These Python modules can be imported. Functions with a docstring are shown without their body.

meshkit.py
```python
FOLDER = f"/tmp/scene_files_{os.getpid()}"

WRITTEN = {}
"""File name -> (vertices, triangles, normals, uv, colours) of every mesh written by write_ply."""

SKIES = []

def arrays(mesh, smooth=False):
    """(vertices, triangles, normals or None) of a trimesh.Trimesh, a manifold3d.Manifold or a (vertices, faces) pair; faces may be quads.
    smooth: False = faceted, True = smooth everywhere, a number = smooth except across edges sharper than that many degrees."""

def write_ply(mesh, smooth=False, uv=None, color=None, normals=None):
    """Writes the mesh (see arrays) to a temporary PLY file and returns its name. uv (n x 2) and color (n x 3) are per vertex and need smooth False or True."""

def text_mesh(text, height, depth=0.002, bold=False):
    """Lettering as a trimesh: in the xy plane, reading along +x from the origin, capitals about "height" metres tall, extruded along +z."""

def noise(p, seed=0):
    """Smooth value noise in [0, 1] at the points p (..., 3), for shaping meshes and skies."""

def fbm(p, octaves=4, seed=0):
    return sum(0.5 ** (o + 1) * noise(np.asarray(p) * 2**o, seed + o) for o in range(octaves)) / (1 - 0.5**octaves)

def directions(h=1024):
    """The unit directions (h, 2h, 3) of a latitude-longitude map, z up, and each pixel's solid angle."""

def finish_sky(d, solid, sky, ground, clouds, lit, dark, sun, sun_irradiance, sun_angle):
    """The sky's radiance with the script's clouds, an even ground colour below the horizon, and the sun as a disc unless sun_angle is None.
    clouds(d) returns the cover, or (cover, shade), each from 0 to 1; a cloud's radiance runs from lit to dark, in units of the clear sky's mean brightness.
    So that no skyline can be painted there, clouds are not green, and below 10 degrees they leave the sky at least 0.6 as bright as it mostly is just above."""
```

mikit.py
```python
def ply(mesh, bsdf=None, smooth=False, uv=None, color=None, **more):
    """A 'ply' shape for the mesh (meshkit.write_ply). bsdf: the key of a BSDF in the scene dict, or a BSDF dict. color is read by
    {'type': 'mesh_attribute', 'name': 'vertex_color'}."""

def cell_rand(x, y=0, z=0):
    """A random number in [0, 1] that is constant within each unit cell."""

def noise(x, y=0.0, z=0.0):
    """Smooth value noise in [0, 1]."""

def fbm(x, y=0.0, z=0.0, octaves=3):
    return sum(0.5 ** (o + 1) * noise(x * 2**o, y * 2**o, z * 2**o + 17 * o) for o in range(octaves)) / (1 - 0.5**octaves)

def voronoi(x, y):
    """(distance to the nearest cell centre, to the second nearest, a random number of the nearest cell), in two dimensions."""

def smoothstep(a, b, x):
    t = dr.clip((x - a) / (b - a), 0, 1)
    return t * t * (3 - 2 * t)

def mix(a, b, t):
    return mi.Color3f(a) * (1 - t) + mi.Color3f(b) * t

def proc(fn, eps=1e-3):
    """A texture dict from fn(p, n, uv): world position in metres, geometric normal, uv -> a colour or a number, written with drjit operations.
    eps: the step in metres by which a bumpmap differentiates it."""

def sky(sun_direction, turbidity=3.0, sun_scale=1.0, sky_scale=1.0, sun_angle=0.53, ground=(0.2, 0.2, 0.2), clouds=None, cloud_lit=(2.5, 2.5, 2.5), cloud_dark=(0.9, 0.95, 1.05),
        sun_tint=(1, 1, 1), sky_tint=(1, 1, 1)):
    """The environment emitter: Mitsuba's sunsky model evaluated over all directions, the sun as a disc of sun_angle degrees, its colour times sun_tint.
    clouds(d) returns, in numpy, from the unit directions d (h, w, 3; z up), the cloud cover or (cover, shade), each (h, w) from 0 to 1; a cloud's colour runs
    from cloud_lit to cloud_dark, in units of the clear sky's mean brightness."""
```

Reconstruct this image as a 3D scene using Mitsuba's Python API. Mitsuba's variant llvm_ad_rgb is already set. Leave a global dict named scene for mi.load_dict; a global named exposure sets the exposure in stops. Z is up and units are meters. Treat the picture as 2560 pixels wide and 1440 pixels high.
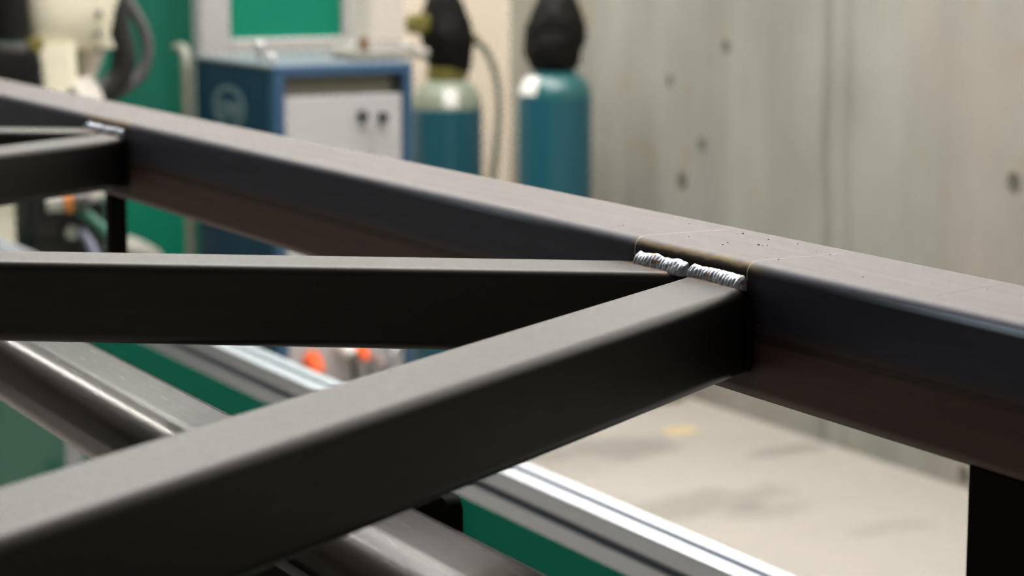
import math, random
import numpy as np, trimesh, manifold3d as m3
import drjit as dr
import mitsuba as mi
import mikit, meshkit
from mikit import noise, fbm, smoothstep, mix
from shapely.geometry import Polygon, box as sbox, Point
from shapely import affinity

T = mi.ScalarTransform4f
scene, labels = {'type': 'scene'}, {}
random.seed(7); rng = np.random.default_rng(7)

# ------------------------------------------------------------------ camera, lamps, exposure
# x runs along the welded chord (towards the viewer), y towards the concrete wall, z up
EYE = np.array([2.676, -0.743, 1.15])
PITCH = math.radians(8.971)
FWD = np.array([-0.87996 * math.cos(PITCH), 0.47505 * math.cos(PITCH), -math.sin(PITCH)])
scene['camera'] = {'type': 'thinlens', 'fov': 25.752, 'fov_axis': 'x', 'aperture_radius': 0.0041,
                   'focus_distance': 1.225, 'near_clip': 0.05, 'far_clip': 60.0,
                   'to_world': T().look_at(origin=EYE.tolist(), target=(EYE + FWD).tolist(), up=[0, 0, 1])}
exposure = 0.0
LAMP = [29.6, 28.5, 27.2]
LAMP_Z = 3.3
LAMP_SPOTS = [(x, y) for x in (-2.2, -1.0, 0.25) for y in (0.25, 1.35)]
PANE_GLOW = [1.7, 1.57, 1.42]              # glow of the unseen high windows, added to brighten the steel tops

# ------------------------------------------------------------------ helpers
def key_for(base):
    k, i = base, 0
    while k in scene or any(q.startswith(k + '__') for q in scene) or k in labels:
        i += 1; k = f'{base}_{i:03d}'
    return k

def put(base, mesh, mat, parent=None, smooth=35, label=None, **kw):
    key = key_for((parent + '__' if parent else '') + base)
    if isinstance(mesh, trimesh.Trimesh) and mesh.is_watertight and mesh.volume < 0: mesh.invert()
    scene[key] = mikit.ply(mesh, mat, smooth, **kw)
    if label: labels[key] = {'label': label}
    return key

def thing(base, label, cat, group=None):
    key = key_for(base)
    labels[key] = {'label': label, 'category': cat}
    if group: labels[key]['group'] = group
    return key

def tag(key, label, cat, group=None):
    labels[key] = {'label': label, 'category': cat}
    if group: labels[key]['group'] = group
    return key

def struct(name, mesh, mat, label, smooth=False):
    scene[name] = mikit.ply(mesh, mat, smooth)
    labels[name] = {'label': label, 'kind': 'structure'}

def cat(*ms): return trimesh.util.concatenate(list(ms))

def rbox(lo, hi, r=0.003):
    lo, hi = np.array(lo, float), np.array(hi, float)
    pts = []
    for a in (0, 1):
        for b in (0, 1):
            for c in (0, 1):
                s = np.array([a, b, c]); p = np.where(s, hi, lo); q = np.where(s, -1, 1) * r
                for i in range(3):
                    o = q.copy(); o[i] = 0; pts.append(p + o)
    return trimesh.convex.convex_hull(np.array(pts))

def rrect(w, h, r, seg=8):
    return sbox(-w / 2 + r, -h / 2 + r, w / 2 - r, h / 2 - r).buffer(r, quad_segs=seg)

def sweep_bar(poly, a, b, side=None):
    """Extrudes a (side, up) profile from a to b."""
    a, b = np.array(a, float), np.array(b, float)
    d = b - a; L = np.linalg.norm(d); d /= L
    if side is None:
        side = np.cross(d, [0, 0, 1.0])
    side = np.array(side, float); side /= np.linalg.norm(side)
    up = np.cross(side, d)
    m = trimesh.creation.extrude_polygon(poly, L, engine='earcut')
    M = np.eye(4); M[:3, 0] = side; M[:3, 1] = up; M[:3, 2] = d; M[:3, 3] = a
    m.apply_transform(M)
    return m

def tube(pts, r, n=16, caps=True):
    p = np.array(pts, float)
    r = np.broadcast_to(np.asarray(r, float), (len(p),))
    t = np.gradient(p, axis=0); t /= np.linalg.norm(t, axis=1, keepdims=True)
    ref = np.array([0, 0, 1.0]) if abs(t[0, 2]) < 0.9 else np.array([1.0, 0, 0])
    a = np.cross(t[0], ref); a /= np.linalg.norm(a)
    rows = []
    ang = np.arange(n) * 2 * np.pi / n
    for i in range(len(p)):
        a = a - t[i] * (a @ t[i]); a /= np.linalg.norm(a)
        b = np.cross(t[i], a)
        rows.append(p[i] + r[i] * (np.cos(ang)[:, None] * a + np.sin(ang)[:, None] * b))
    v = np.vstack(rows); f = []
    for i in range(len(p) - 1):
        for j in range(n):
            k = (j + 1) % n
            f += [[i * n + j, i * n + k, (i + 1) * n + k], [i * n + j, (i + 1) * n + k, (i + 1) * n + j]]
    if caps:
        v = np.vstack([v, p[0], p[-1]]); c0, c1 = len(v) - 2, len(v) - 1; e = (len(p) - 1) * n
        for j in range(n):
            k = (j + 1) % n
            f += [[c0, k, j], [c1, e + j, e + k]]
    return trimesh.Trimesh(v, np.array(f), process=False)

def spline(ctrl, n=40):
    from scipy.interpolate import CubicSpline
    c = np.array(ctrl, float)
    u = np.concatenate([[0], np.cumsum(np.linalg.norm(np.diff(c, axis=0), axis=1))])
    return CubicSpline(u, c)(np.linspace(0, u[-1], n))

def lathe(profile, at, n=40):
    m = trimesh.creation.revolve(np.array(profile, float), sections=n)
    m.apply_translation(at); return m

def along(mesh, axis, at):
    """Puts a mesh built around +z so that z points along axis."""
    m = mesh.copy(); m.apply_transform(trimesh.geometry.align_vectors([0, 0, 1], np.array(axis, float)))
    m.apply_translation(at); return m

def disc(r, h, axis, at, n=28, c=0.0012):
    return along(trimesh.creation.revolve([[0, 0], [r, 0], [r, h - c], [r - c, h], [0, h]], sections=n), axis, at)

def trim(mesh, normal, offset):
    man = m3.Manifold(m3.Mesh(np.asarray(mesh.vertices, np.float32), np.asarray(mesh.faces, np.uint32)))
    man = man.trim_by_plane(normal, offset)
    q = man.to_mesh(); return trimesh.Trimesh(q.vert_properties[:, :3], q.tri_verts)

# ------------------------------------------------------------------ materials
def principled(name, color, rough=0.5, metallic=0.0, spec=0.5, bump=None, bscale=1.0, **kw):
    b = {'type': 'principled', 'base_color': color if isinstance(color, dict) else {'type': 'rgb', 'value': list(color)},
         'roughness': rough if isinstance(rough, dict) else float(rough), 'metallic': metallic, 'specular': spec, **kw}
    if bump is not None:
        b = {'type': 'bumpmap', 'arbitrary': bump, 'scale': bscale, 'bsdf': b}
    scene[name] = {'type': 'twosided', 'bsdf': b}
    return name

K = 0.172          # size unit of the welded frame
RAIL_TOP = 0.978
RAIL_Y0, RAIL_Y1 = 0.0069, -0.0716      # far and near face of the chord
BR_TOP = 1.15 - 1.085 * K
JOINTS = (9.54 * K, 3.60 * K)           # x of the two brace joints on the chord

def line_at(v, c, w): return 1 - smoothstep(w * 0.5, w, dr.abs(v - c))

def rail_color(p, n, uv):
    x, y, z = p.x, p.y, p.z
    g = fbm(x * 9, y * 150, z * 150) - 0.5
    fine = noise(x * 600, y * 900, z * 900) - 0.5
    face = smoothstep(0.3, 0.9, -n.y)                      # the near face
    zz = (z - (RAIL_TOP - 0.0745)) / 0.0745
    blue = mi.Color3f(0.042, 0.047, 0.070); brown = mi.Color3f(0.086, 0.054, 0.045)
    seam = smoothstep(0.46, 0.60, zz + 0.10 * g)
    side = mix(brown, blue, seam)
    side = side * (1 - 0.45 * line_at(zz + 0.06 * g, 0.47, 0.045)) * (1 + 0.5 * g)
    top = mi.Color3f(0.066, 0.056, 0.054) * (1 + 0.5 * g + 0.15 * fine)
    c = mix(top, side, face)
    # oxide-blue edge streak with its reflected sheen painted in, strongest away from joints
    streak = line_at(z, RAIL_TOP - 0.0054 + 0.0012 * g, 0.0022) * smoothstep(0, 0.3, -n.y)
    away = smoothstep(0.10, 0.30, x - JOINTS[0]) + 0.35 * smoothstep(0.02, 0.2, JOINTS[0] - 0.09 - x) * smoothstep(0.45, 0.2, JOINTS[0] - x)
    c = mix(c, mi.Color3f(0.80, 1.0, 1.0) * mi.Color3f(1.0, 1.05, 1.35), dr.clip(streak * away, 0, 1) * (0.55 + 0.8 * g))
    # heat tint: straw and dark scale above the weld beads
    for j in JOINTS:
        lo, hi = j - 0.34 * K, j + 0.33 * K
        inx = smoothstep(lo - 0.012, lo + 0.01, x) * (1 - smoothstep(hi - 0.004, hi + 0.018, x)) * smoothstep(0.001, -0.01, y + 0.05)
        d = z - (RAIL_TOP - 0.0062) + 0.0016 * (noise(x * 160, 3.0) - 0.5)
        straw = inx * smoothstep(0.000, 0.0022, d) * (1 - smoothstep(0.0036, 0.0058, d))
        burn = inx * (1 - smoothstep(0.0014, 0.0034, d))
        c = mix(c, mi.Color3f(0.26, 0.17, 0.045), straw * 0.75)
        c = mix(c, mi.Color3f(0.006, 0.004, 0.003), burn * 0.97)
    # scriber marks of the layout
    on = smoothstep(-0.004, -0.008, y) * (1 - smoothstep(-0.0700, -0.0716, y) * smoothstep(-0.013, -0.016, z - RAIL_TOP))
    for sx, a in ((9.197 * K, 0.55), (9.862 * K, 0.45)):
        m = line_at(x + 0.0006 * (noise(y * 200, sx) - 0.5), sx, 0.0007) * smoothstep(-0.004, -0.012, y) * smoothstep(RAIL_TOP - 0.012, RAIL_TOP - 0.009, z)
        c = mix(c, mi.Color3f(0.62, 0.60, 0.56), dr.clip(m * a * (0.45 + 1.4 * smoothstep(0.0, 0.5, -n.y)) * (0.5 + noise(y * 300, z * 300, sx)), 0, 1))
    m = line_at(x + 0.25 * (y + 0.03) , 10.63 * K, 0.0007) * smoothstep(-0.060, -0.055, y) * smoothstep(0.9, 0.99, n.z)
    c = mix(c, mi.Color3f(0.02, 0.019, 0.018), m * 0.8)
    sp = noise(x * 260, y * 260, z * 260) * noise(x * 90 + 5, y * 90, z * 90)
    return mix(c, mi.Color3f(0.02, 0.018, 0.016), smoothstep(0.80, 0.90, sp) * 0.8)

def steel_color(base, tint=0.5, fx=9.0):
    def fn(p, n, uv):
        g = fbm(p.x * fx + p.y * fx, (p.x - p.y) * 40, p.z * 150) - 0.5
        return mi.Color3f(*base) * (1 + tint * g)
    return mikit.proc(fn)

def steel_bump(p, n, uv):
    return 0.00002 * noise(p.x * 900, p.y * 900, p.z * 900)

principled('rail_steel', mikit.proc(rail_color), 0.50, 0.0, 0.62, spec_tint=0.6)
def brace_color(p, n, uv):
    g = fbm((p.x + p.y) * 25, (p.x - p.y) * 25, p.z * 200) - 0.5
    up = smoothstep(0.5, 0.98, n.z)
    c = mi.Color3f(0.0150, 0.0135, 0.0115) * (1 + 0.35 * g)
    for j in JOINTS:                                       # rust-brown edge beside the bead
        inx = smoothstep(-0.36 * K, -0.3 * K, p.x - j) * (1 - smoothstep(0.31 * K, 0.34 * K, p.x - j))
        d = p.y + 0.0745 + 0.003 * (noise(p.x * 120, 1.0) - 0.5)
        c = mix(c, mi.Color3f(0.16, 0.075, 0.03), inx * smoothstep(-0.010, -0.002, d) * up * 0.55)
    sp = noise(p.x * 230, p.y * 230, p.z * 230)
    return mix(c, mi.Color3f(0.02, 0.018, 0.016), smoothstep(0.93, 0.97, sp) * 0.6)
principled('brace_steel', mikit.proc(brace_color), 0.48, 0.0, 0.44, spec_tint=0.45, clearcoat=1.0, clearcoat_gloss=0.80)
def smooth_tube_color(p, n, uv):
    g = fbm(p.x * 14, p.y * 260, p.z * 260) - 0.5
    sc = noise(p.x * 60 + p.y * 300, p.y * 500, p.z * 500)
    up = smoothstep(0.6, 0.99, n.z)
    c = mi.Color3f(0.026, 0.022, 0.021) * (1 + 0.9 * g)
    return mix(c, mi.Color3f(0.34, 0.31, 0.30), smoothstep(0.70, 0.95, sc) * up * 0.15)
principled('polished_tube', mikit.proc(smooth_tube_color), 0.26, 0.0, 0.20, spec_tint=0.5, clearcoat=0.7, clearcoat_gloss=0.99)
principled('black_steel', (0.015, 0.014, 0.012), 0.7, 0.0, 0.02)
def bead_color(p, n, uv):
    r = noise(p.x * 420, p.y * 420, p.z * 420)
    r2 = noise(p.x * 270 + 3, p.y * 270, p.z * 270)
    c = mix(mi.Color3f(0.36, 0.42, 0.52), mi.Color3f(0.68, 0.74, 0.84), r)
    return mix(c, mi.Color3f(0.36, 0.17, 0.05), smoothstep(0.72, 0.80, r2) * 0.85)
principled('bead_metal', mikit.proc(bead_color), 0.33, 0.80, 0.6)
principled('spatter_metal', (0.10, 0.095, 0.09), 0.3, 0.5, 0.6)

def wall_color(p, n, uv):
    big = fbm(p.x * 1.6, p.z * 0.9, 2.0, 4) - 0.5
    streak = fbm(p.x * 9, p.z * 0.7, 5.0, 3) - 0.5
    blot = fbm(p.x * 6, p.z * 5, 8.0, 3) - 0.5
    c = mi.Color3f(0.328, 0.325, 0.290) * (1 + 0.35 * big + 0.30 * streak + 0.22 * blot)
    pink = smoothstep(0.1, 0.35, fbm(p.x * 2.3 + 4, p.z * 1.7, 1.0) - 0.35)
    c = mix(c, c * mi.Color3f(1.07, 0.98, 0.98), pink)
    for sx, w, a in ((-1.41, 0.020, 0.20), (-1.33, 0.012, 0.14), (-1.62, 0.03, 0.06)):
        c = c * (1 - a * line_at(p.x + 0.03 * (noise(p.z * 6, sx) - 0.5), sx, w) * (0.4 + noise(p.z * 4, sx * 3)))
    rust = noise(p.x * 13 + 2, p.z * 13, 9.0)
    c = mix(c, c * mi.Color3f(1.05, 0.85, 0.70), smoothstep(0.86, 0.96, rust) * 0.5)
    wall_foot = 1 - smoothstep(0.02, 0.14, p.z + 0.08 * (noise(p.x * 8, 4.0) - 0.5))  # slightly darker towards the floor
    return c * (1 - 0.10 * wall_foot)
principled('concrete_wall', mikit.proc(wall_color), 0.85, 0.0, 0.25)

def floor_color(p, n, uv):
    big = fbm(p.x * 1.3, p.y * 1.3, 0.0, 4) - 0.5
    mid = fbm(p.x * 5, p.y * 5, 3.0, 3) - 0.5
    c = mi.Color3f(0.355, 0.330, 0.298) * (1 + 0.18 * big + 0.10 * mid)
    for sx, sy, rx, ry, a in ((-1.572, 1.80, 0.09, 0.22, 0.26), (-1.378, 2.15, 0.05, 0.10, 0.28), (-1.08, 1.66, 0.10, 0.25, 0.22),
                              (-0.95, 1.80, 0.06, 0.14, 0.16), (-0.72, 1.95, 0.05, 0.10, 0.12)):
        d = dr.sqrt(dr.square((p.x - sx) / rx) + dr.square((p.y - sy) / ry)) + 0.9 * (noise(p.x * 14, p.y * 14) - 0.5)
        c = c * (1 - a * (1 - smoothstep(0.5, 1.25, d)))
    return c
principled('floor_concrete', mikit.proc(floor_color), 0.6, 0.0, 0.3)
principled('plaster', (0.92, 0.80, 0.66), 0.9, 0.0, 0.2)
principled('dim_wall', (0.34, 0.33, 0.32), 0.9, 0.0, 0.2)
principled('end_wall_grey', (0.22, 0.215, 0.205), 0.9, 0.0, 0.2)
principled('ceiling_paint', (0.30, 0.30, 0.29), 0.9, 0.0, 0.2)
principled('tie_hole_dark', (0.13, 0.125, 0.10), 0.95, 0.0, 0.1)

principled('anodised', (0.60, 0.64, 0.70), 0.36, 0.85, 0.5)
principled('green_sheet_dark', (0.006, 0.330, 0.225), 0.6, 0.0, 0.05)
def pale_sheet(p, n, uv):
    g = fbm(p.x * 3.0, p.z * 9, 2.0, 3)
    return mix(mi.Color3f(0.012, 0.19, 0.125), mi.Color3f(0.12, 0.30, 0.22), smoothstep(0.35, 0.65, g))
principled('green_sheet_pale', mikit.proc(pale_sheet), 0.6, 0.0, 0.05)
principled('green_bright', (0.005, 0.200, 0.122), 0.6, 0.0, 0.15)
principled('green_curtain', (0.010, 0.150, 0.100), 0.45, 0.0, 0.4)
principled('frame_grey', (0.42, 0.41, 0.40), 0.55, 0.0, 0.4)
principled('machine_blue', (0.030, 0.085, 0.165), 0.42, 0.0, 0.5)
principled('machine_dark_blue', (0.009, 0.032, 0.066), 0.5, 0.0, 0.25)
principled('machine_lid', (0.12, 0.14, 0.155), 0.5, 0.0, 0.4)
principled('panel_white', (0.50, 0.49, 0.50), 0.55, 0.0, 0.4)
principled('panel_taupe', (0.155, 0.145, 0.115), 0.6, 0.0, 0.3)
principled('print_grey', (0.42, 0.40, 0.40), 0.6, 0.0, 0.3)
principled('emblem_print', (0.11, 0.16, 0.18), 0.5, 0.0, 0.4)
principled('rubber_black', (0.012, 0.012, 0.012), 0.5, 0.0, 0.45)
principled('cable_black', (0.012, 0.012, 0.012), 0.42, 0.0, 0.5)
principled('cable_grey', (0.085, 0.08, 0.08), 0.45, 0.0, 0.5)
principled('cream_paint', (0.80, 0.76, 0.60), 0.45, 0.0, 0.5)
principled('pale_grey', (0.60, 0.57, 0.53), 0.5, 0.0, 0.5)
principled('handle_grey', (0.20, 0.20, 0.165), 0.4, 0.0, 0.5)
principled('base_grey', (0.33, 0.32, 0.28), 0.5, 0.0, 0.4)
principled('latch_brown', (0.20, 0.12, 0.07), 0.6, 0.0, 0.3)
principled('cover_black', (0.007, 0.0068, 0.0062), 0.6, 0.0, 0.15)
principled('offwhite', (0.62, 0.57, 0.51), 0.5, 0.0, 0.5)
principled('chrome', (0.85, 0.85, 0.86), 0.08, 1.0, 0.5)
principled('dull_steel', (0.45, 0.45, 0.47), 0.3, 0.9, 0.5)
principled('cyl_teal', (0.009, 0.090, 0.128), 0.35, 0.0, 0.5, clearcoat=0.5, clearcoat_gloss=0.85)
principled('cyl_teal_light', (0.018, 0.115, 0.122), 0.22, 0.0, 0.5, clearcoat=1.0, clearcoat_gloss=0.9)
principled('cyl_sage', (0.26, 0.30, 0.23), 0.25, 0.0, 0.5, clearcoat=0.8, clearcoat_gloss=0.9)
principled('plain_white', (0.84, 0.83, 0.79), 0.4, 0.0, 0.5)
principled('brass_olive', (0.20, 0.18, 0.045), 0.4, 0.3, 0.5)
principled('hose_sage', (0.19, 0.22, 0.17), 0.5, 0.0, 0.4)
principled('hose_green', (0.06, 0.17, 0.12), 0.4, 0.0, 0.5)
principled('orange_plastic', (0.90, 0.13, 0.025), 0.4, 0.0, 0.5)
principled('orange_ring', (0.80, 0.28, 0.06), 0.4, 0.0, 0.5)
principled('yellow_tape', (0.50, 0.40, 0.22), 0.6, 0.0, 0.3)
principled('lavender_grey', (0.26, 0.27, 0.38), 0.4, 0.0, 0.5)
principled('lamp_housing', (0.7, 0.7, 0.7), 0.5, 0.0, 0.5)

# ------------------------------------------------------------------ the room
X0, X1, Y0, Y1, H = -2.93, 6.2, -5.5, 2.27, 4.6
struct('floor', trimesh.creation.box(bounds=[[X0 - .2, Y0 - .2, -.15], [X1 + .2, Y1 + .2, 0]]), 'floor_concrete', 'pale smooth concrete workshop floor with darker stains')
struct('wall_right', trimesh.creation.box(bounds=[[X0 - .2, Y1, 0], [X1 + .2, Y1 + .2, H]]), 'concrete_wall', 'grey board-marked cast concrete wall')
struct('wall_back', trimesh.creation.box(bounds=[[X0 - .2, Y0, 0], [X0, Y1, H]]), 'end_wall_grey', 'dark grey end wall of the workshop')
struct('trim_1', trimesh.creation.box(bounds=[[X0, .55, 0], [X0 + .012, Y1, H]]), 'plaster', 'beige wall lining behind the gas cylinders and the blue machine')
struct('wall_left', trimesh.creation.box(bounds=[[X0 - .2, Y0 - .2, 0], [X1 + .2, Y0, H]]), 'dim_wall', 'far side wall of the workshop')
struct('wall_front', trimesh.creation.box(bounds=[[X1, Y0, 0], [X1 + .2, Y1, H]]), 'dim_wall', 'workshop wall behind the viewer')
struct('ceiling', trimesh.creation.box(bounds=[[X0 - .2, Y0 - .2, H], [X1 + .2, Y1 + .2, H + .15]]), 'ceiling_paint', 'workshop ceiling')
for x, z, r in ((-2.013, .545, .019), (-.784, .659, .019), (-1.925, .642, .015), (-.907, .030, .017), (-1.826, .886, .014), (-2.074, .790, .012)):
    hole = along(trimesh.creation.revolve([[0, 0], [r * 1.15, 0], [r, .0025], [r * .75, .0025], [r * .55, .0008], [0, .0008]], sections=20), [0, -1, 0], [x, Y1 + .0001, z])
    put('tie_hole', hole, 'tie_hole_dark', 'wall_right')

def window(name, axis, a0, a1, z0, z1, n, lbl):
    """An unseen high window, added so its glowing panes brighten the steel tops; axis 'x' on the right wall, 'y' on the back wall."""
    def bx(lo, hi, dep0, dep1, zz0, zz1):
        return [[lo, Y1 - dep1, zz0], [hi, Y1 - dep0, zz1]] if axis == 'x' else [[X0 + .012 + dep0, lo, zz0], [X0 + .012 + dep1, hi, zz1]]
    labels[name] = {'label': lbl, 'kind': 'structure'}
    st_ = (a1 - a0) / n
    for i in range(n + 1):
        p = a0 + i * st_
        put('mullion', rbox(*bx(p - .03, p + .03, .001, .06, z0 + .03, z1 - .03), .004), 'frame_grey', name)
    for zz in (z0, z1):
        put('frame_bar', rbox(*bx(a0 - .03, a1 + .03, .001, .06, zz - .03, zz + .03), .004), 'frame_grey', name)
    for i in range(n):
        m = trimesh.creation.box(bounds=bx(a0 + i * st_ + .031, a0 + (i + 1) * st_ - .031, .015, .025, z0 + .031, z1 - .031))
        k = put('pane', m, 'lamp_housing', name, False)
        scene[k]['emitter'] = {'type': 'area', 'radiance': {'type': 'rgb', 'value': PANE_GLOW}}
window('window_1', 'x', -2.6, 1.6, 1.38, 3.2, 4, 'unseen frosted window added high in the concrete wall to brighten the steel tops')
window('window_2', 'y', .60, 2.0, 1.38, 3.2, 1, 'unseen frosted window added high in the beige wall to brighten the steel tops')

k = thing('added_streak_lamp', 'unseen upright light strip added for the bright streak on the shiny lower tube', 'lamp')  # unseen strip, added to draw a streak along the lower tube
put('housing', rbox([X0 + .001, -.365, 1.98], [X0 + .03, -.275, 3.55], .004), 'lamp_housing', k)
put('diffuser', trimesh.creation.box(bounds=[[X0 + .031, -.345, 2.0], [X0 + .035, -.295, 3.53]]), 'lamp_housing', k, False)
scene[k + '__diffuser']['emitter'] = {'type': 'area', 'radiance': {'type': 'rgb', 'value': [120.0, 114.0, 104.0]}}

lamp_body = rbox([-.16, -.62, 0], [.16, .62, .07], .01)
lamp_panel = trimesh.creation.box(bounds=[[-.14, -.60, -.006], [.14, .60, -.001]])
lb, lp = mikit.ply(lamp_body, 'lamp_housing'), mikit.ply(lamp_panel, 'lamp_housing')
lrods = [mikit.ply(tube([[0, yy, .065], [0, yy, H - LAMP_Z]], .006, 8), 'lamp_housing') for yy in (-.4, .4)]
for x, y in LAMP_SPOTS:
    k = thing('ceiling_lamp', 'long white ceiling lamp hanging over the workshop', 'lamp', 'ceiling lamps in rows')
    w = T().translate([x, y, LAMP_Z])
    scene[k + '__housing'] = {**lb, 'to_world': w}
    scene[k + '__diffuser'] = {**lp, 'to_world': w, 'emitter': {'type': 'area', 'radiance': {'type': 'rgb', 'value': LAMP}}}
    scene[k + '__hanger'] = {**lrods[0], 'to_world': w}
    scene[k + '__hanger_001'] = {**lrods[1], 'to_world': w}

# ------------------------------------------------------------------ the welded steel frame
fr = thing('steel_truss', 'dark welded truss of square steel tubes with silver weld beads', 'steel truss')
zc = RAIL_TOP - .0745 / 2
prof = rrect(.0785, .0745, .0069, 10)
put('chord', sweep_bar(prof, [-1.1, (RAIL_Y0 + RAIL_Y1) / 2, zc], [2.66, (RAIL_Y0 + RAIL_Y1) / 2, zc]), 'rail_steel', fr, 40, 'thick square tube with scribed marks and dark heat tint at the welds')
OTHER = -.0716 - .845
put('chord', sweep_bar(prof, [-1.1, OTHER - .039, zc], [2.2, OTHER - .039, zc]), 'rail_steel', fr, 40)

BW, BH, BR = .290 * K, .275 * K, .036 * K
bprof = rrect(BW, BH, BR, 10)
dA = np.array([-math.cos(math.radians(55.29)), -math.sin(math.radians(55.29)), 0])      # from the joint to the other chord
dB = np.array([math.cos(math.radians(58.14)), -math.sin(math.radians(58.14)), 0])
nA = np.array([-dA[1], dA[0], 0]); nA = nA if nA[0] > 0 else -nA      # towards the near side
nB = np.array([-dB[1], dB[0], 0]); nB = nB if nB[0] > 0 else -nB
# the far top edges of the braces, at the chord's near face
backA = np.array([9.205 * K, -.401 * K, BR_TOP]); backB = np.array([9.596 * K, -.4615 * K, BR_TOP])
off = BW / 2 - BR
def brace(back, d, nn, shift):
    c = back + nn * off + np.array([shift, 0, -BH / 2])
    m = sweep_bar(bprof, c - d * .25, c + d * 1.2)
    m = trim(m, [0, -1, 0], -RAIL_Y1)                 # ends at the chord's face
    m = trim(m, [0, 1, 0], OTHER)
    return m
SH = JOINTS[1] - JOINTS[0]
put('brace', brace(backA, dA, nA, 0), 'brace_steel', fr, 40, 'diagonal square tube running left from the near joint')
put('brace', brace(backB, dB, nB, 0), 'brace_steel', fr, 40, 'diagonal square tube running towards the viewer from the near joint')
put('brace', brace(backA, dA, nA, SH), 'brace_steel', fr, 40, 'diagonal square tube running left from the far joint')
put('brace', brace(backB, dB, nB, SH), 'brace_steel', fr, 40, 'diagonal square tube running towards the viewer from the far joint')

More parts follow.
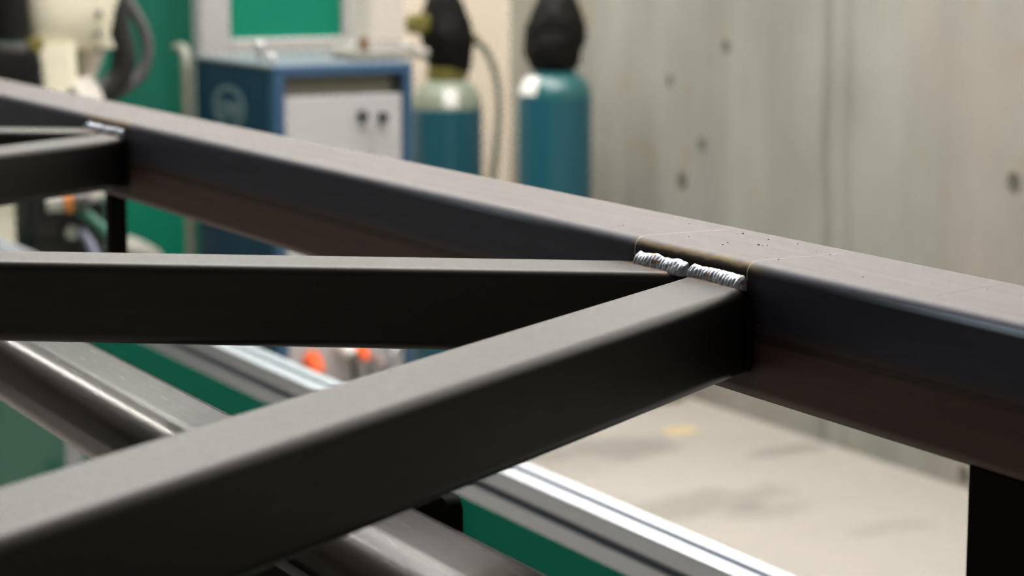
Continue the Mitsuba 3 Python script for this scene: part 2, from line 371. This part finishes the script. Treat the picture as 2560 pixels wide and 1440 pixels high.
def bead(x0, x1, seed, amp=1.0):
    n, q = 110, 14
    xs = np.linspace(x0, x1, n)
    u = np.linspace(0, 1, n)
    r = np.random.default_rng(seed)
    ripple = np.abs(np.sin(u * math.pi * 17 + r.uniform(0, 3))) * .0005
    lowz, topz, face = BR_TOP - .0005, RAIL_TOP - .0070, RAIL_Y1
    rows = []
    for i, x in enumerate(xs):
        q_ = min(1.0, min(u[i], 1 - u[i]) / .07); e = math.sqrt(max(0.0, 1 - (1 - q_) ** 2))      # rounded ends
        wob = meshkit.noise(np.array([[x * 140, seed, 0.]]))[0] - .5
        wob2 = meshkit.noise(np.array([[x * 90, seed + 9., 0.]]))[0] - .5
        P0 = np.array([face + .0012, topz + .0014 * wob]); P2 = np.array([face - (.0046 + .0026 * wob2) * e - .0002, lowz])
        mid = (P0 + P2) / 2 + np.array([-.0026, .0014]) * (e * amp) + np.array([-.7, .7]) * ripple[i]
        P0 = P0 * [1, 1]; P0[1] = lowz + (P0[1] - lowz) * (.30 + .70 * e)
        t = np.linspace(0, 1, q - 3)[:, None]
        arc = (1 - t) ** 2 * P0 + 2 * t * (1 - t) * mid + t ** 2 * P2
        back = np.array([[P2[0], lowz - .001], [face + .003, lowz - .001], [face + .003, P0[1]]])
        ring = np.vstack([arc, back])
        rows.append(np.column_stack([np.full(len(ring), x), ring]))
    v = np.vstack(rows); m = len(ring); f = []
    nz = (meshkit.fbm(v * 420, 3, seed) - .5) * .0010
    v[:, 1] += nz; v[:, 2] += .7 * (meshkit.noise(v * 520, seed + 1) - .5) * .0007
    for i in range(n - 1):
        for j in range(m):
            k = (j + 1) % m
            f += [[i * m + j, (i + 1) * m + j, (i + 1) * m + k], [i * m + j, (i + 1) * m + k, i * m + k]]
    for j in range(1, m - 1):
        f += [[0, j, j + 1], [(n - 1) * m, (n - 1) * m + j + 1, (n - 1) * m + j]]
    t = trimesh.Trimesh(v, np.array(f), process=False); trimesh.repair.fix_normals(t); return t

for j, nm in ((JOINTS[0], 'near'), (JOINTS[1], 'far')):
    s = j - 9.54 * K
    put('weld_bead', bead(9.215 * K + s, 9.540 * K + s, 3), 'bead_metal', fr, True, 'silver rippled weld bead with rust specks')
    put('weld_bead', bead(9.548 * K + s, 9.862 * K + s, 5), 'bead_metal', fr, True, 'silver rippled weld bead with rust specks')
    # rough upright welds on the near side of the brace
    xs = 9.885 * K + s
    ctrl = [[xs - .002, RAIL_Y1 - .001, BR_TOP - .006], [xs + .001, RAIL_Y1 - .002, BR_TOP - .02], [xs + .0015, RAIL_Y1 - .0016, BR_TOP - .034], [xs - .001, RAIL_Y1 - .001, BR_TOP - .043]]
    mm = tube(spline(ctrl, 30), .0022 + .0006 * np.sin(np.arange(30) * 1.3), 10)
    put('side_weld', mm, 'black_steel', fr, True)
put('leg', sweep_bar(rrect(.05, .05, .005, 6), [1.876 + .025, -.045, 0], [1.876 + .025, -.045, RAIL_TOP - .0735], side=[1, 0, 0]), 'black_steel', fr, 40, 'black square leg under the thick tube')
put('leg', sweep_bar(rrect(.0165, .0165, .002, 6), [.594 + .008, -.058, .80], [.594 + .008, -.058, RAIL_TOP - .0735], side=[1, 0, 0]), 'black_steel', fr, 40, 'thin black bar under the far joint')
sp = []
for i in range(46):
    j = JOINTS[0] if i < 34 else JOINTS[1]
    x = j + rng.normal(0, .085); r = abs(rng.normal(.0003, .00015)) + .0002
    if rng.random() < .6: c = [x, rng.uniform(-.062, -.004), RAIL_TOP]
    else: c = [x, RAIL_Y1, RAIL_TOP - rng.uniform(.012, .06)]
    b = trimesh.creation.icosphere(1, r); b.apply_translation(c); sp.append(b)
k = put('weld_spatter', cat(*sp), 'spatter_metal', fr, True, 'tiny weld spatter specks'); labels[k]['kind'] = 'stuff'

# ------------------------------------------------------------------ lower polished tube in its cradle stand
ct, cb = 1.15 - 1.6 * K, 1.15 - 1.6 * K - .0455
cy0, cy1 = -1.663 * K + .0125, -1.663 * K - .30 * K - .0005
cw_, ch_ = cy0 - cy1, ct - cb
cprof = rrect(cw_, ch_, .0125, 12).difference(sbox(cw_ / 2 - .026, ch_ / 2 - .026, cw_, ch_)).union(Point(cw_ / 2 - .026, ch_ / 2 - .026).buffer(.026, quad_segs=24).intersection(sbox(-cw_, -ch_ / 2 + .013, cw_, ch_)))
k = put('steel_tube', sweep_bar(cprof, [-.35, (cy0 + cy1) / 2, (ct + cb) / 2], [2.35, (cy0 + cy1) / 2, (ct + cb) / 2]), 'polished_tube', None, 40)
tag(k, 'shiny grey rectangular steel tube lying below the welded frame, parallel to its thick tube', 'steel tube')
st = thing('tube_stand', 'black upright stand whose plates cradle the shiny lower tube', 'stand')
pl = Polygon([(-.075, 0), (.075, 0), (.075, .125), (-.075, .125)]).buffer(-.007).buffer(.007, quad_segs=8)
def plate(yc, zt, x=1.666):
    m = trimesh.creation.extrude_polygon(pl, .008, engine='earcut')
    m.apply_transform(np.array([[1, 0, 0, x], [0, 0, 1, yc - .004], [0, 1, 0, zt - .125], [0, 0, 0, 1.0]])); return m
put('cradle_plate', plate(cy0 + .0045, .8815), 'black_steel', st, 40, 'rounded black plate behind the tube')
put('cradle_plate', plate(cy1 - .0045, .8495), 'black_steel', st, 40, 'black plate in front of the tube')
put('saddle', rbox([1.60, cy1 + .001, cb - .03], [1.732, cy0 - .001, cb - .0005], .002), 'black_steel', st)
put('column', sweep_bar(rrect(.05, .05, .004), [1.66, (cy0 + cy1) / 2, .01], [1.66, (cy0 + cy1) / 2, cb - .03], side=[1, 0, 0]), 'black_steel', st, 40)
put('foot', rbox([1.53, (cy0 + cy1) / 2 - .13, 0], [1.79, (cy0 + cy1) / 2 + .13, .012], .002), 'black_steel', st)

# ------------------------------------------------------------------ low fence of aluminium profile with green sheets
fe = thing('safety_fence', 'low fence of bright aluminium profile with dark green sheets', 'fence')
FY0, FY1, FZ = .277, .322, .623
def tslot(w=.045, g=.010, d=.010, r=.002):
    p = sbox(-w / 2, -w / 2, w / 2, w / 2).buffer(-r).buffer(r, quad_segs=4)
    for a in (0, 90, 180, 270):
        s = sbox(-g / 2, w / 2 - d, g / 2, w / 2 + .01).union(sbox(-g * .8, w / 2 - d, g * .8, w / 2 - .005))
        p = p.difference(affinity.rotate(s, a, origin=(0, 0)))
    return p
sl = tslot()
fyc = (FY0 + FY1) / 2
put('top_rail', sweep_bar(sl, [-1.95, fyc, FZ - .0225], [2.3, fyc, FZ - .0225]), 'anodised', fe, False, 'bright slotted aluminium top bar')
put('bottom_rail', sweep_bar(sl, [-1.95, fyc, .10], [2.3, fyc, .10]), 'anodised', fe, False)
posts = [-1.92, -.654, .58, 1.60, 2.25]
sl2 = affinity.translate(sl, -.022, 0).union(affinity.translate(sl, .0225, 0))
for px in posts:
    put('post', sweep_bar(sl2, [px, fyc, 0], [px, fyc, FZ - .045], side=[1, 0, 0]), 'anodised', fe, False)
for a, b in zip(posts[:-1], posts[1:]):
    put('green_panel', rbox([a + .0455, fyc - .003, .1225], [b - .0455, fyc + .003, FZ - .045], .001), 'green_sheet_pale' if a < -1 else 'green_sheet_dark', fe, False)

# ------------------------------------------------------------------ welding machine
ma = thing('welding_machine', 'blue welding machine with a white front panel and two black knobs', 'welding machine')
MX0, MX1, MY0, MY1, MT = -2.075, -1.615, 1.018, 1.335, .885
put('side_panel', rbox([MX0, MY0, .10], [MX1 - .004, MY0 + .012, MT - .012], .003), 'machine_dark_blue', ma, 35, 'dark blue side with a round pale emblem')
put('side_panel', rbox([MX0, MY1 - .012, .10], [MX1 - .004, MY1, MT - .012], .003), 'machine_dark_blue', ma)
put('body', rbox([MX0, MY0 + .012, .09], [MX1 - .03, MY1 - .012, MT - .012], .003), 'machine_dark_blue', ma)
put('lid', rbox([MX0 - .004, MY0 - .003, MT - .012], [MX1 - .012, MY1 + .003, MT], .004), 'machine_lid', ma, 35, 'light grey top')
bars = [([MX1 - .03, MY0, MT - .026], [MX1, MY1, MT - .002]), ([MX1 - .03, MY0, .10], [MX1, MY0 + .024, MT - .0255]),
        ([MX1 - .03, MY1 - .022, .10], [MX1, MY1, MT - .0255]), ([MX1 - .03, MY0 + .0245, .10], [MX1, MY1 - .0225, .14])]
for lo, hi in bars: put('front_frame', rbox(lo, hi, .003), 'machine_blue', ma)
py0, py1 = MY0 + .025, MY1 - .023
put('recess_panel', rbox([MX1 - .029, py0, .8175], [MX1 - .022, py1, MT - .027], .001), 'panel_taupe', ma, 35, 'taupe strip above the white panel')
put('recess_panel', rbox([MX1 - .0215, py1 - .018, .822], [MX1 - .014, py1, MT - .027], .001), 'rubber_black', ma)
put('control_panel', rbox([MX1 - .029, py0, .1405], [MX1 - .008, py1, .817], .002), 'panel_white', ma, 35, 'white front panel')
for y, z, r in ((1.217, .773, .0105), (1.264, .769, .010)):
    put('knob', cat(disc(r, .018, [1, 0, 0], [MX1 - .0085, y, z]), disc(r * .6, .006, [1, 0, 0], [MX1 + .0093, y, z])), 'rubber_black', ma)
def slab(poly, x, t):       # a flat print on the front panel, in (y, z)
    m = trimesh.creation.extrude_polygon(poly, t, engine='earcut')
    m.apply_transform(np.array([[0, 0, 1, x], [1, 0, 0, 0], [0, 1, 0, 0], [0, 0, 0, 1.0]])); return m
from shapely.geometry import LineString
yp = LineString([(1.217, .757), (1.242, .725), (1.242, .640)]).buffer(.004).union(LineString([(1.264, .754), (1.242, .722)]).buffer(.004))
put('printed_lines', slab(yp, MX1 - .0082, .0006), 'print_grey', ma)
ring = Point(0, 0).buffer(.047).difference(Point(0, 0).buffer(.036))
arcs = affinity.scale(Point(0, 0).buffer(.030), 1, .35).difference(affinity.translate(affinity.scale(Point(0, 0).buffer(.030), 1, .35), 0, .009))
bar = sbox(-.03, -.004, .032, .010)
emb = affinity.scale(ring.union(affinity.translate(arcs, 0, -.012)).union(bar).union(Point(.012, .0).buffer(.012)).difference(sbox(-.012, -.05, .010, -.024)), 2.0, 1.0, origin=(0, 0))
m = trimesh.creation.extrude_polygon(emb, .0012, engine='earcut') if emb.geom_type == 'Polygon' else cat(*[trimesh.creation.extrude_polygon(g, .0012, engine='earcut') for g in emb.geoms])
m.apply_transform(np.array([[1, 0, 0, -1.872], [0, 0, -1, MY0 + .0004], [0, 1, 0, .782], [0, 0, 0, 1.0]]))
put('emblem', m, 'emblem_print', ma, False, 'round pale emblem')
for x, y, z in ((-1.72, 1.055, .0), (-1.735, 1.035, .026)):
    b = trimesh.creation.icosphere(3, .011); b.apply_translation([x, y, MT + .008 + z])
    put('lifting_knob', cat(b, tube([[x, y, MT - .001], [x, y, MT + .008 + z]], .005, 12)), 'chrome', ma, True)
hp = spline([[-2.04, .985, .14], [-2.04, .985, .5], [-2.04, .985, .84], [-2.046, .986, .875], [-2.062, .988, .896], [-2.082, .99, .90], [-2.12, .99, .90]], 50)
put('handle', tube(hp, .0115, 18), 'handle_grey', ma, True, 'pale bent tube handle')
put('handle_bracket', rbox([-2.055, .975, .12], [-2.025, 1.025, .145], .002), 'pale_grey', ma)
put('base_tray', rbox([MX0 - .05, MY0 - .035, .06], [MX1 + .01, MY1 + .02, .089], .004), 'machine_dark_blue', ma)
for x in (MX0 + .03, MX1 - .05):
    for y in (MY0 + .02, MY1 - .02):
        put('wheel', disc(.032, .022, [0, 1, 0], [x, y - .011, .032]), 'rubber_black', ma)
        put('wheel_bracket', rbox([x - .008, y - .016, .03], [x + .008, y + .016, .062], .002), 'dull_steel', ma)
# sockets low on the white panel, with cables plugged in
plugs = []
def cable_set(name, label, catg, y, z, body, mat_body, mat_cable, drop, rc=.007):
    k = thing(name, label, catg)
    x = MX1 - .008
    pr = [[0, 0], [body, 0], [body * 1.05, .012], [body * .8, .045], [body * .45, .062], [0, .062]]
    put('plug', along(trimesh.creation.revolve(pr, sections=24), [1, -.1, -.35], [x, y, z]), mat_body, k, 35)
    a = np.array([x + .05, y - .004, z - .018])
    put('cable', tube(spline([a, a + [.02, 0, -.03], a + [.025, drop * .3, -.10], [x + .07, y + drop * .7, .05], [x + .09, y + drop, rc + .001]], 40), rc, 12), mat_cable, k, True)
    return k
cable_set('welding_cable', 'grey cable with the left orange plug on the machine front', 'cable', 1.095, .262, .020, 'orange_plastic', 'cable_grey', -.03)
cable_set('welding_cable', 'grey cable with the right orange plug on the machine front', 'cable', 1.206, .280, .0135, 'orange_plastic', 'cable_grey', .05)
cable_set('welding_cable', 'cable with a white plug between the two orange plugs', 'cable', 1.168, .295, .020, 'plain_white', 'cable_black', .0)
cable_set('welding_cable', 'black cable with a shiny steel plug beside the right orange plug', 'cable', 1.245, .262, .012, 'chrome', 'cable_black', .06)
k = thing('gas_hose', 'pale grey hose sloping down right of the orange plugs', 'hose')
put('hose', tube(spline([[MX1 - .008, 1.285, .30], [MX1 + .035, 1.28, .295], [MX1 + .055, 1.25, .255], [MX1 + .06, 1.22, .18], [MX1 + .07, 1.20, .012]], 40), .010, 14), 'dull_steel', k, True)
put('fitting', disc(.014, .012, [1, 0, 0], [MX1 - .0085, 1.285, .30]), 'brass_olive', k)

# feeder pedestal standing on the machine
pd = thing('feeder_pedestal', 'off-white square column on a flat base, standing on the blue machine', 'pedestal')
put('base', rbox([-1.83, 1.238, MT + .0005], [-1.69, 1.415, MT + .022], .006), 'base_grey', pd)
put('base', rbox([-1.82, 1.26, MT + .0225], [-1.70, 1.385, MT + .034], .004), 'frame_grey', pd)
put('column', rbox([-1.80, 1.279, MT + .0345], [-1.715, 1.365, 1.42], .006), 'offwhite', pd)
put('bolt', disc(.007, .008, [0, 0, 1], [-1.70, 1.375, MT + .0225]), 'dull_steel', pd)
put('latch', rbox([-1.699, 1.246, MT + .0225], [-1.69, 1.268, MT + .05], .003), 'latch_brown', pd)

# ------------------------------------------------------------------ gas cylinders
def cylinder(x, y, r, zbody, zneck, mats, label, seed, glints, cover):
    k = thing('gas_cylinder', label, 'gas cylinder')
    put('body', lathe([[0, 0], [r - .006, 0], [r, .006], [r, zbody]] , [x, y, 0], 56), mats[0], k, 35)
    t = np.linspace(0, 1, 14); rr = r * np.cos(t * 1.15) ** .8
    pr = [[r, zbody]] + [[max(a, .03), zbody + (zneck - zbody) * b] for a, b in zip(rr, np.sin(t * 1.15) / math.sin(1.15))] + [[.028, zneck + .03], [0, zneck + .03]]
    put('shoulder', lathe(pr, [x, y, 0], 56), mats[1], k, 50)
    if glints:  # white patches stand in for lamp highlights on the shoulder
        for az, z0, h, w in glints:
            a = np.linspace(az - w, az + w, 12); zz = np.linspace(z0, z0 + h, 6)
            prr = np.array(pr[:15]); R = np.interp(zz, prr[:, 1], prr[:, 0]) + .0012
            v = np.array([[x + R[j] * math.cos(q), y + R[j] * math.sin(q), zz[j]] for j in range(6) for q in a])
            f = [[j * 12 + i, j * 12 + i + 1, (j + 1) * 12 + i + 1, (j + 1) * 12 + i] for j in range(5) for i in range(11)]
            put('glint_patch', (v, np.array(f)), 'plain_white', k, True, 'white patch on the shoulder in place of a lamp highlight')
    c = trimesh.creation.icosphere(4, 1.0); v = c.vertices.copy()
    rx, rz, zc_, lean = cover
    nse = meshkit.fbm(v * 2.6, 3, seed) - .5
    prof_ = 1 + .12 * np.clip(-v[:, 2], 0, 1) - .16 * np.clip(v[:, 2], 0, 1)
    v = v * (1 + .26 * nse)[:, None]
    v = np.column_stack([x + v[:, 0] * rx * prof_, y + v[:, 1] * rx * prof_ + lean * v[:, 2], zc_ + v[:, 2] * rz])
    put('valve_cover', trimesh.Trimesh(v, c.faces, process=False), 'cover_black', k, True, 'lumpy black cover over the valve')
    return k
c1 = cylinder(-2.6, 1.911, .0915, .698, .775, ('cyl_teal', 'cyl_sage'), 'teal gas cylinder with a sage shoulder beside the blue machine', 4,
              [(-.35, .705, .045, .22)], (.069, .128, .892, -.012))
put('cuff', lathe([[.034, .768], [.052, .775], [.056, .800], [.040, .81]], [-2.6, 1.911, 0], 30), 'brass_olive', c1, 35)
c2 = cylinder(-2.2, 2.011, .0915, .751, .815, ('cyl_teal', 'cyl_teal_light'), 'all-teal gas cylinder in front of the concrete wall', 9,
              [(-1.45, .757, .046, .40)], (.074, .120, .912, .006))
rg = thing('gas_regulator', 'olive brass regulator with a sage hose on the cylinder beside the machine', 'regulator')
put('body', rbox([-2.62, 1.795, .895], [-2.575, 1.86, .945], .010), 'brass_olive', rg)
put('gauge', disc(.020, .018, [1, -.2, 0], [-2.575, 1.812, .925]), 'brass_olive', rg)
put('outlet', tube([[-2.60, 1.955, .90], [-2.60, 1.985, .885], [-2.60, 2.0, .872]], .010, 12), 'brass_olive', rg, True)
put('hose', tube(spline([[-2.60, 1.99, .878], [-2.60, 2.02, .853], [-2.60, 2.05, .80], [-2.60, 2.065, .72], [-2.60, 2.06, .60], [-2.60, 2.047, .50], [-2.60, 2.045, .30], [-2.58, 2.08, .011], [-2.50, 2.14, .011]], 70), .0095, 14), 'hose_sage', rg, True)

# ------------------------------------------------------------------ green screen and curtain
sc = thing('welding_screen', 'bright green screen in a grey metal frame behind the blue machine', 'screen')
SX = -2.4
put('frame_post', rbox([SX - .03, 1.143, 0], [SX + .03, 1.219, 2.2], .004), 'frame_grey', sc)
put('frame_post', rbox([SX - .03, 1.517, 0], [SX + .03, 1.575, 2.2], .004), 'frame_grey', sc)
put('frame_bar', rbox([SX - .028, 1.2195, .835], [SX + .028, 1.5165, .902], .004), 'frame_grey', sc)
put('frame_bar', rbox([SX - .028, 1.2195, 2.12], [SX + .028, 1.5165, 2.19], .004), 'frame_grey', sc)
put('sheet', rbox([SX - .006, 1.2195, .9025], [SX + .006, 1.5165, 2.1195], .001), 'green_bright', sc, False)
put('sheet', rbox([SX - .006, 1.2195, .12], [SX + .006, 1.5165, .8345], .001), 'green_bright', sc, False)
put('sheet', rbox([SX - .006, .62, .12], [SX + .006, 1.1425, .62], .001), 'green_bright', sc, False)
put('sheet_leg', rbox([SX - .012, .60, 0], [SX + .012, .6195, .64], .002), 'frame_grey', sc)

yy = np.linspace(-.3, 1.19, 150)
fold = .028 * np.sin(yy * 21 + 1.1) + .012 * np.sin(yy * 47)
zz = np.linspace(.04, 1.88, 14)
v = np.array([[-2.56 + f_ * (1.0 - .25 * (z / 2.2)) + s_, y, z] for s_ in (0, -.002) for z in zz for y, f_ in zip(yy, fold)])
nY, nZ = len(yy), len(zz); f = []
for L in (0, 1):
    o = L * nY * nZ
    for a in range(nZ - 1):
        for b in range(nY - 1):
            q = [o + a * nY + b, o + a * nY + b + 1, o + (a + 1) * nY + b + 1, o + (a + 1) * nY + b]
            f += [[q[0], q[1], q[2]], [q[0], q[2], q[3]]] if L == 0 else [[q[0], q[2], q[1]], [q[0], q[3], q[2]]]
cu = thing('welding_curtain', 'folded dark green welding curtain behind the cream robot and cable loops', 'curtain')
put('cloth', trimesh.Trimesh(v, np.array(f), process=False), 'green_curtain', cu, True)
put('curtain_rod', tube([[-2.56, -.4, 1.90], [-2.56, 1.19, 1.90]], .016, 14), 'frame_grey', cu, True)
for y in (-.38, 1.17):
    put('rod_post', tube([[-2.60, y, 0], [-2.60, y, 1.90]], .016, 14), 'frame_grey', cu, True)

# ------------------------------------------------------------------ cream robot with its cables
ro = thing('robot', 'cream industrial robot with black motors at the left edge', 'robot')
def loft(sections, n=36):
    """sections: (x, y, z, half-x, half-y, power)"""
    ang = np.arange(n) * 2 * np.pi / n; rows = []
    for x, y, z, a, b, pw in sections:
        c, s = np.cos(ang), np.sin(ang)
        rows.append(np.column_stack([x + a * np.sign(c) * np.abs(c) ** pw, y + b * np.sign(s) * np.abs(s) ** pw, np.full(n, z)]))
    v = np.vstack(rows + [[[*sections[0][:3]]], [[*sections[-1][:3]]]]); f = []
    for i in range(len(sections) - 1):
        for j in range(n):
            k = (j + 1) % n
            f += [[i * n + j, i * n + k, (i + 1) * n + k], [i * n + j, (i + 1) * n + k, (i + 1) * n + j]]
    e = (len(sections) - 1) * n
    for j in range(n):
        k = (j + 1) % n
        f += [[len(v) - 2, k, j], [len(v) - 1, e + j, e + k]]
    return trimesh.Trimesh(v, np.array(f), process=False)
put('pedestal', loft([(-1.70, .45, .0, .12, .10, .5), (-1.70, .45, .02, .12, .10, .5), (-1.70, .45, .03, .085, .068, .5), (-1.70, .45, .66, .085, .066, .5)]), 'cream_paint', ro, 40)
put('swivel_base', loft([(-1.70, .53, .661, .10, .125, .4), (-1.70, .55, .80, .10, .125, .4), (-1.70, .565, .82, .09, .09, .5)]), 'cream_paint', ro, 40)
put('lower_arm', loft([(-1.69, .580, .80, .045, .040, .45), (-1.69, .577, .85, .045, .042, .45), (-1.69, .570, .91, .045, .046, .45), (-1.69, .566, .94, .045, .052, .5)]), 'cream_paint', ro, 40, 'bright cream tapered arm')
put('shoulder', loft([(-1.72, .625, .925, .05, .085, .6), (-1.72, .612, .95, .07, .085, .6), (-1.72, .615, 1.0, .08, .092, .6), (-1.72, .63, 1.10, .08, .115, .6), (-1.72, .62, 1.22, .06, .10, .6)]), 'cream_paint', ro, 40)
put('counter_arm', loft([(-1.74, .655, .835, .02, .012, .7), (-1.74, .662, .88, .03, .020, .7), (-1.74, .672, .93, .04, .030, .7), (-1.74, .68, .98, .04, .035, .7)]), 'offwhite', ro, 40)
put('flange', disc(.042, .05, [.6, .5, .25], [-1.70, .615, .815]), 'pale_grey', ro, 35, 'pale grey flange')
put('motor', disc(.047, .10, [0, 0, 1], [-1.68, .478, .946]), 'cover_black', ro, 35, 'black motor')
put('motor', loft([(-1.66, .470, .79, .06, .070, .4), (-1.66, .470, .90, .06, .064, .4), (-1.66, .470, .924, .055, .060, .4)]), 'cover_black', ro, 40, 'black motor housing')
put('motor_collar', disc(.052, .016, [0, 0, 1], [-1.66, .482, .925]), 'cable_grey', ro, 35)
put('connector', disc(.014, .03, [1, 0, 0], [-1.64, .522, .938]), 'brass_olive', ro, 35)
put('bolt', disc(.009, .012, [1, -.3, 0], [-1.645, .600, .842]), 'dull_steel', ro, 35)
for i, z in enumerate((.995, .955, .925)):
    put('cover_screw', disc(.006, .012, [1, -.3, 0], [-1.647, .66 - .002 * i, z]), 'cable_grey', ro, 35)
k = put('cable_loop', tube(spline([[-1.80, .742, 1.12], [-1.80, .745, 1.0], [-1.80, .752, .95], [-1.80, .760, .90], [-1.80, .752, .865], [-1.80, .725, .835], [-1.80, .69, .822], [-1.79, .655, .822]], 60), .025, 16), 'cable_black', None, True)
tag(k, 'thick black cable loop hanging right beside the cream robot', 'cable')
k = put('cable_loop', tube(spline([[-1.84, .762, 1.12], [-1.84, .785, 1.01], [-1.84, .815, .96], [-1.84, .825, .91], [-1.84, .812, .865], [-1.84, .78, .835], [-1.84, .73, .812], [-1.82, .68, .807]], 60), .0125, 16), 'cable_grey', None, True)
tag(k, 'thinner grey cable loop, the outer one against the green curtain', 'cable')

# ------------------------------------------------------------------ clutter seen under the far joint
wf = thing('wire_feeder', 'black wire feeder with an orange ring coupling, seen under the far joint', 'wire feeder')
put('body', rbox([-1.47, .425, .0], [-1.37, .575, .66], .008), 'rubber_black', wf)
put('hood', loft([(-1.40, .450, .600, .05, .034, .5), (-1.40, .450, .69, .05, .034, .5), (-1.40, .448, .72, .03, .02, .5)]), 'cable_black', wf, 40)
ax = [.35, .93, .05]
put('coupling', disc(.019, .030, ax, [-1.345, .453, .662]), 'pale_grey', wf, 35, 'pale coupling sleeve')
put('orange_ring', disc(.022, .013, ax, [-1.333, .484, .664]), 'orange_ring', wf, 35, 'orange ring')
put('coupling', disc(.014, .030, ax, [-1.328, .4975, .6645]), 'cable_grey', wf, 35)
br_ = Polygon([(0, 0), (.07, .014), (.078, .010), (.081, -.035), (.070, -.030), (.066, -.008), (.02, -.012), (0, -.014)])
m = trimesh.creation.extrude_polygon(br_, .035, engine='earcut')
m.apply_transform(np.array([[0, 0, 1, -1.369], [1, 0, 0, .505], [0, 1, 0, .676], [0, 0, 0, 1.0]]))
put('bracket', m, 'pale_grey', wf, False, 'bright bent steel bracket')
put('socket', disc(.016, .02, [1, -.2, .1], [-1.368, .520, .652]), 'pale_grey', wf, 35)
put('socket', disc(.013, .02, [1, -.2, .1], [-1.3695, .505, .600]), 'pale_grey', wf, 35)
k = put('hose', tube(spline([[-1.34, .505, .650], [-1.33, .535, .625], [-1.32, .565, .590], [-1.31, .59, .53], [-1.30, .60, .40], [-1.29, .61, .20], [-1.28, .62, .012]], 40), .0105, 14), 'hose_green', None, True)
tag(k, 'grey-green hose slanting down across the black wire feeder', 'hose')
k = put('hose', tube(spline([[-1.345, .515, .605], [-1.325, .527, .580], [-1.31, .54, .52], [-1.30, .54, .30], [-1.29, .55, .012]], 40), .009, 14), 'lavender_grey', None, True)
tag(k, 'short lavender grey hose below the slanting green hose', 'hose')
tc = thing('dust_sack', 'pale beige lump beside the grey handle of the blue machine', 'sack')
c = trimesh.creation.icosphere(3, 1.0); v = c.vertices * (1 + .25 * (meshkit.fbm(c.vertices * 2.2, 3, 5) - .5))[:, None]
put('sack', trimesh.Trimesh(np.column_stack([-2.26 + v[:, 0] * .07, .93 + v[:, 1] * .07, .415 + v[:, 2] * .042 - .022 * v[:, 1]]), c.faces, process=False), 'base_grey', tc, True)
put('stool', rbox([-2.35, .86, .0], [-2.18, .99, .382], .01), 'cable_grey', tc)

# ------------------------------------------------------------------ small things on the floor by the wall
k = put('floor_block', rbox([-2.10, 2.10, 0], [-1.93, 2.24, .045], .012), 'yellow_tape', None); tag(k, 'flat yellow block on the floor at the foot of the concrete wall', 'block')
k = put('tape_strip', rbox([-1.69, 2.00, .0002], [-1.62, 2.085, .0012], .0004), 'yellow_tape', None); tag(k, 'small faded yellow tape strip stuck on the floor', 'tape')
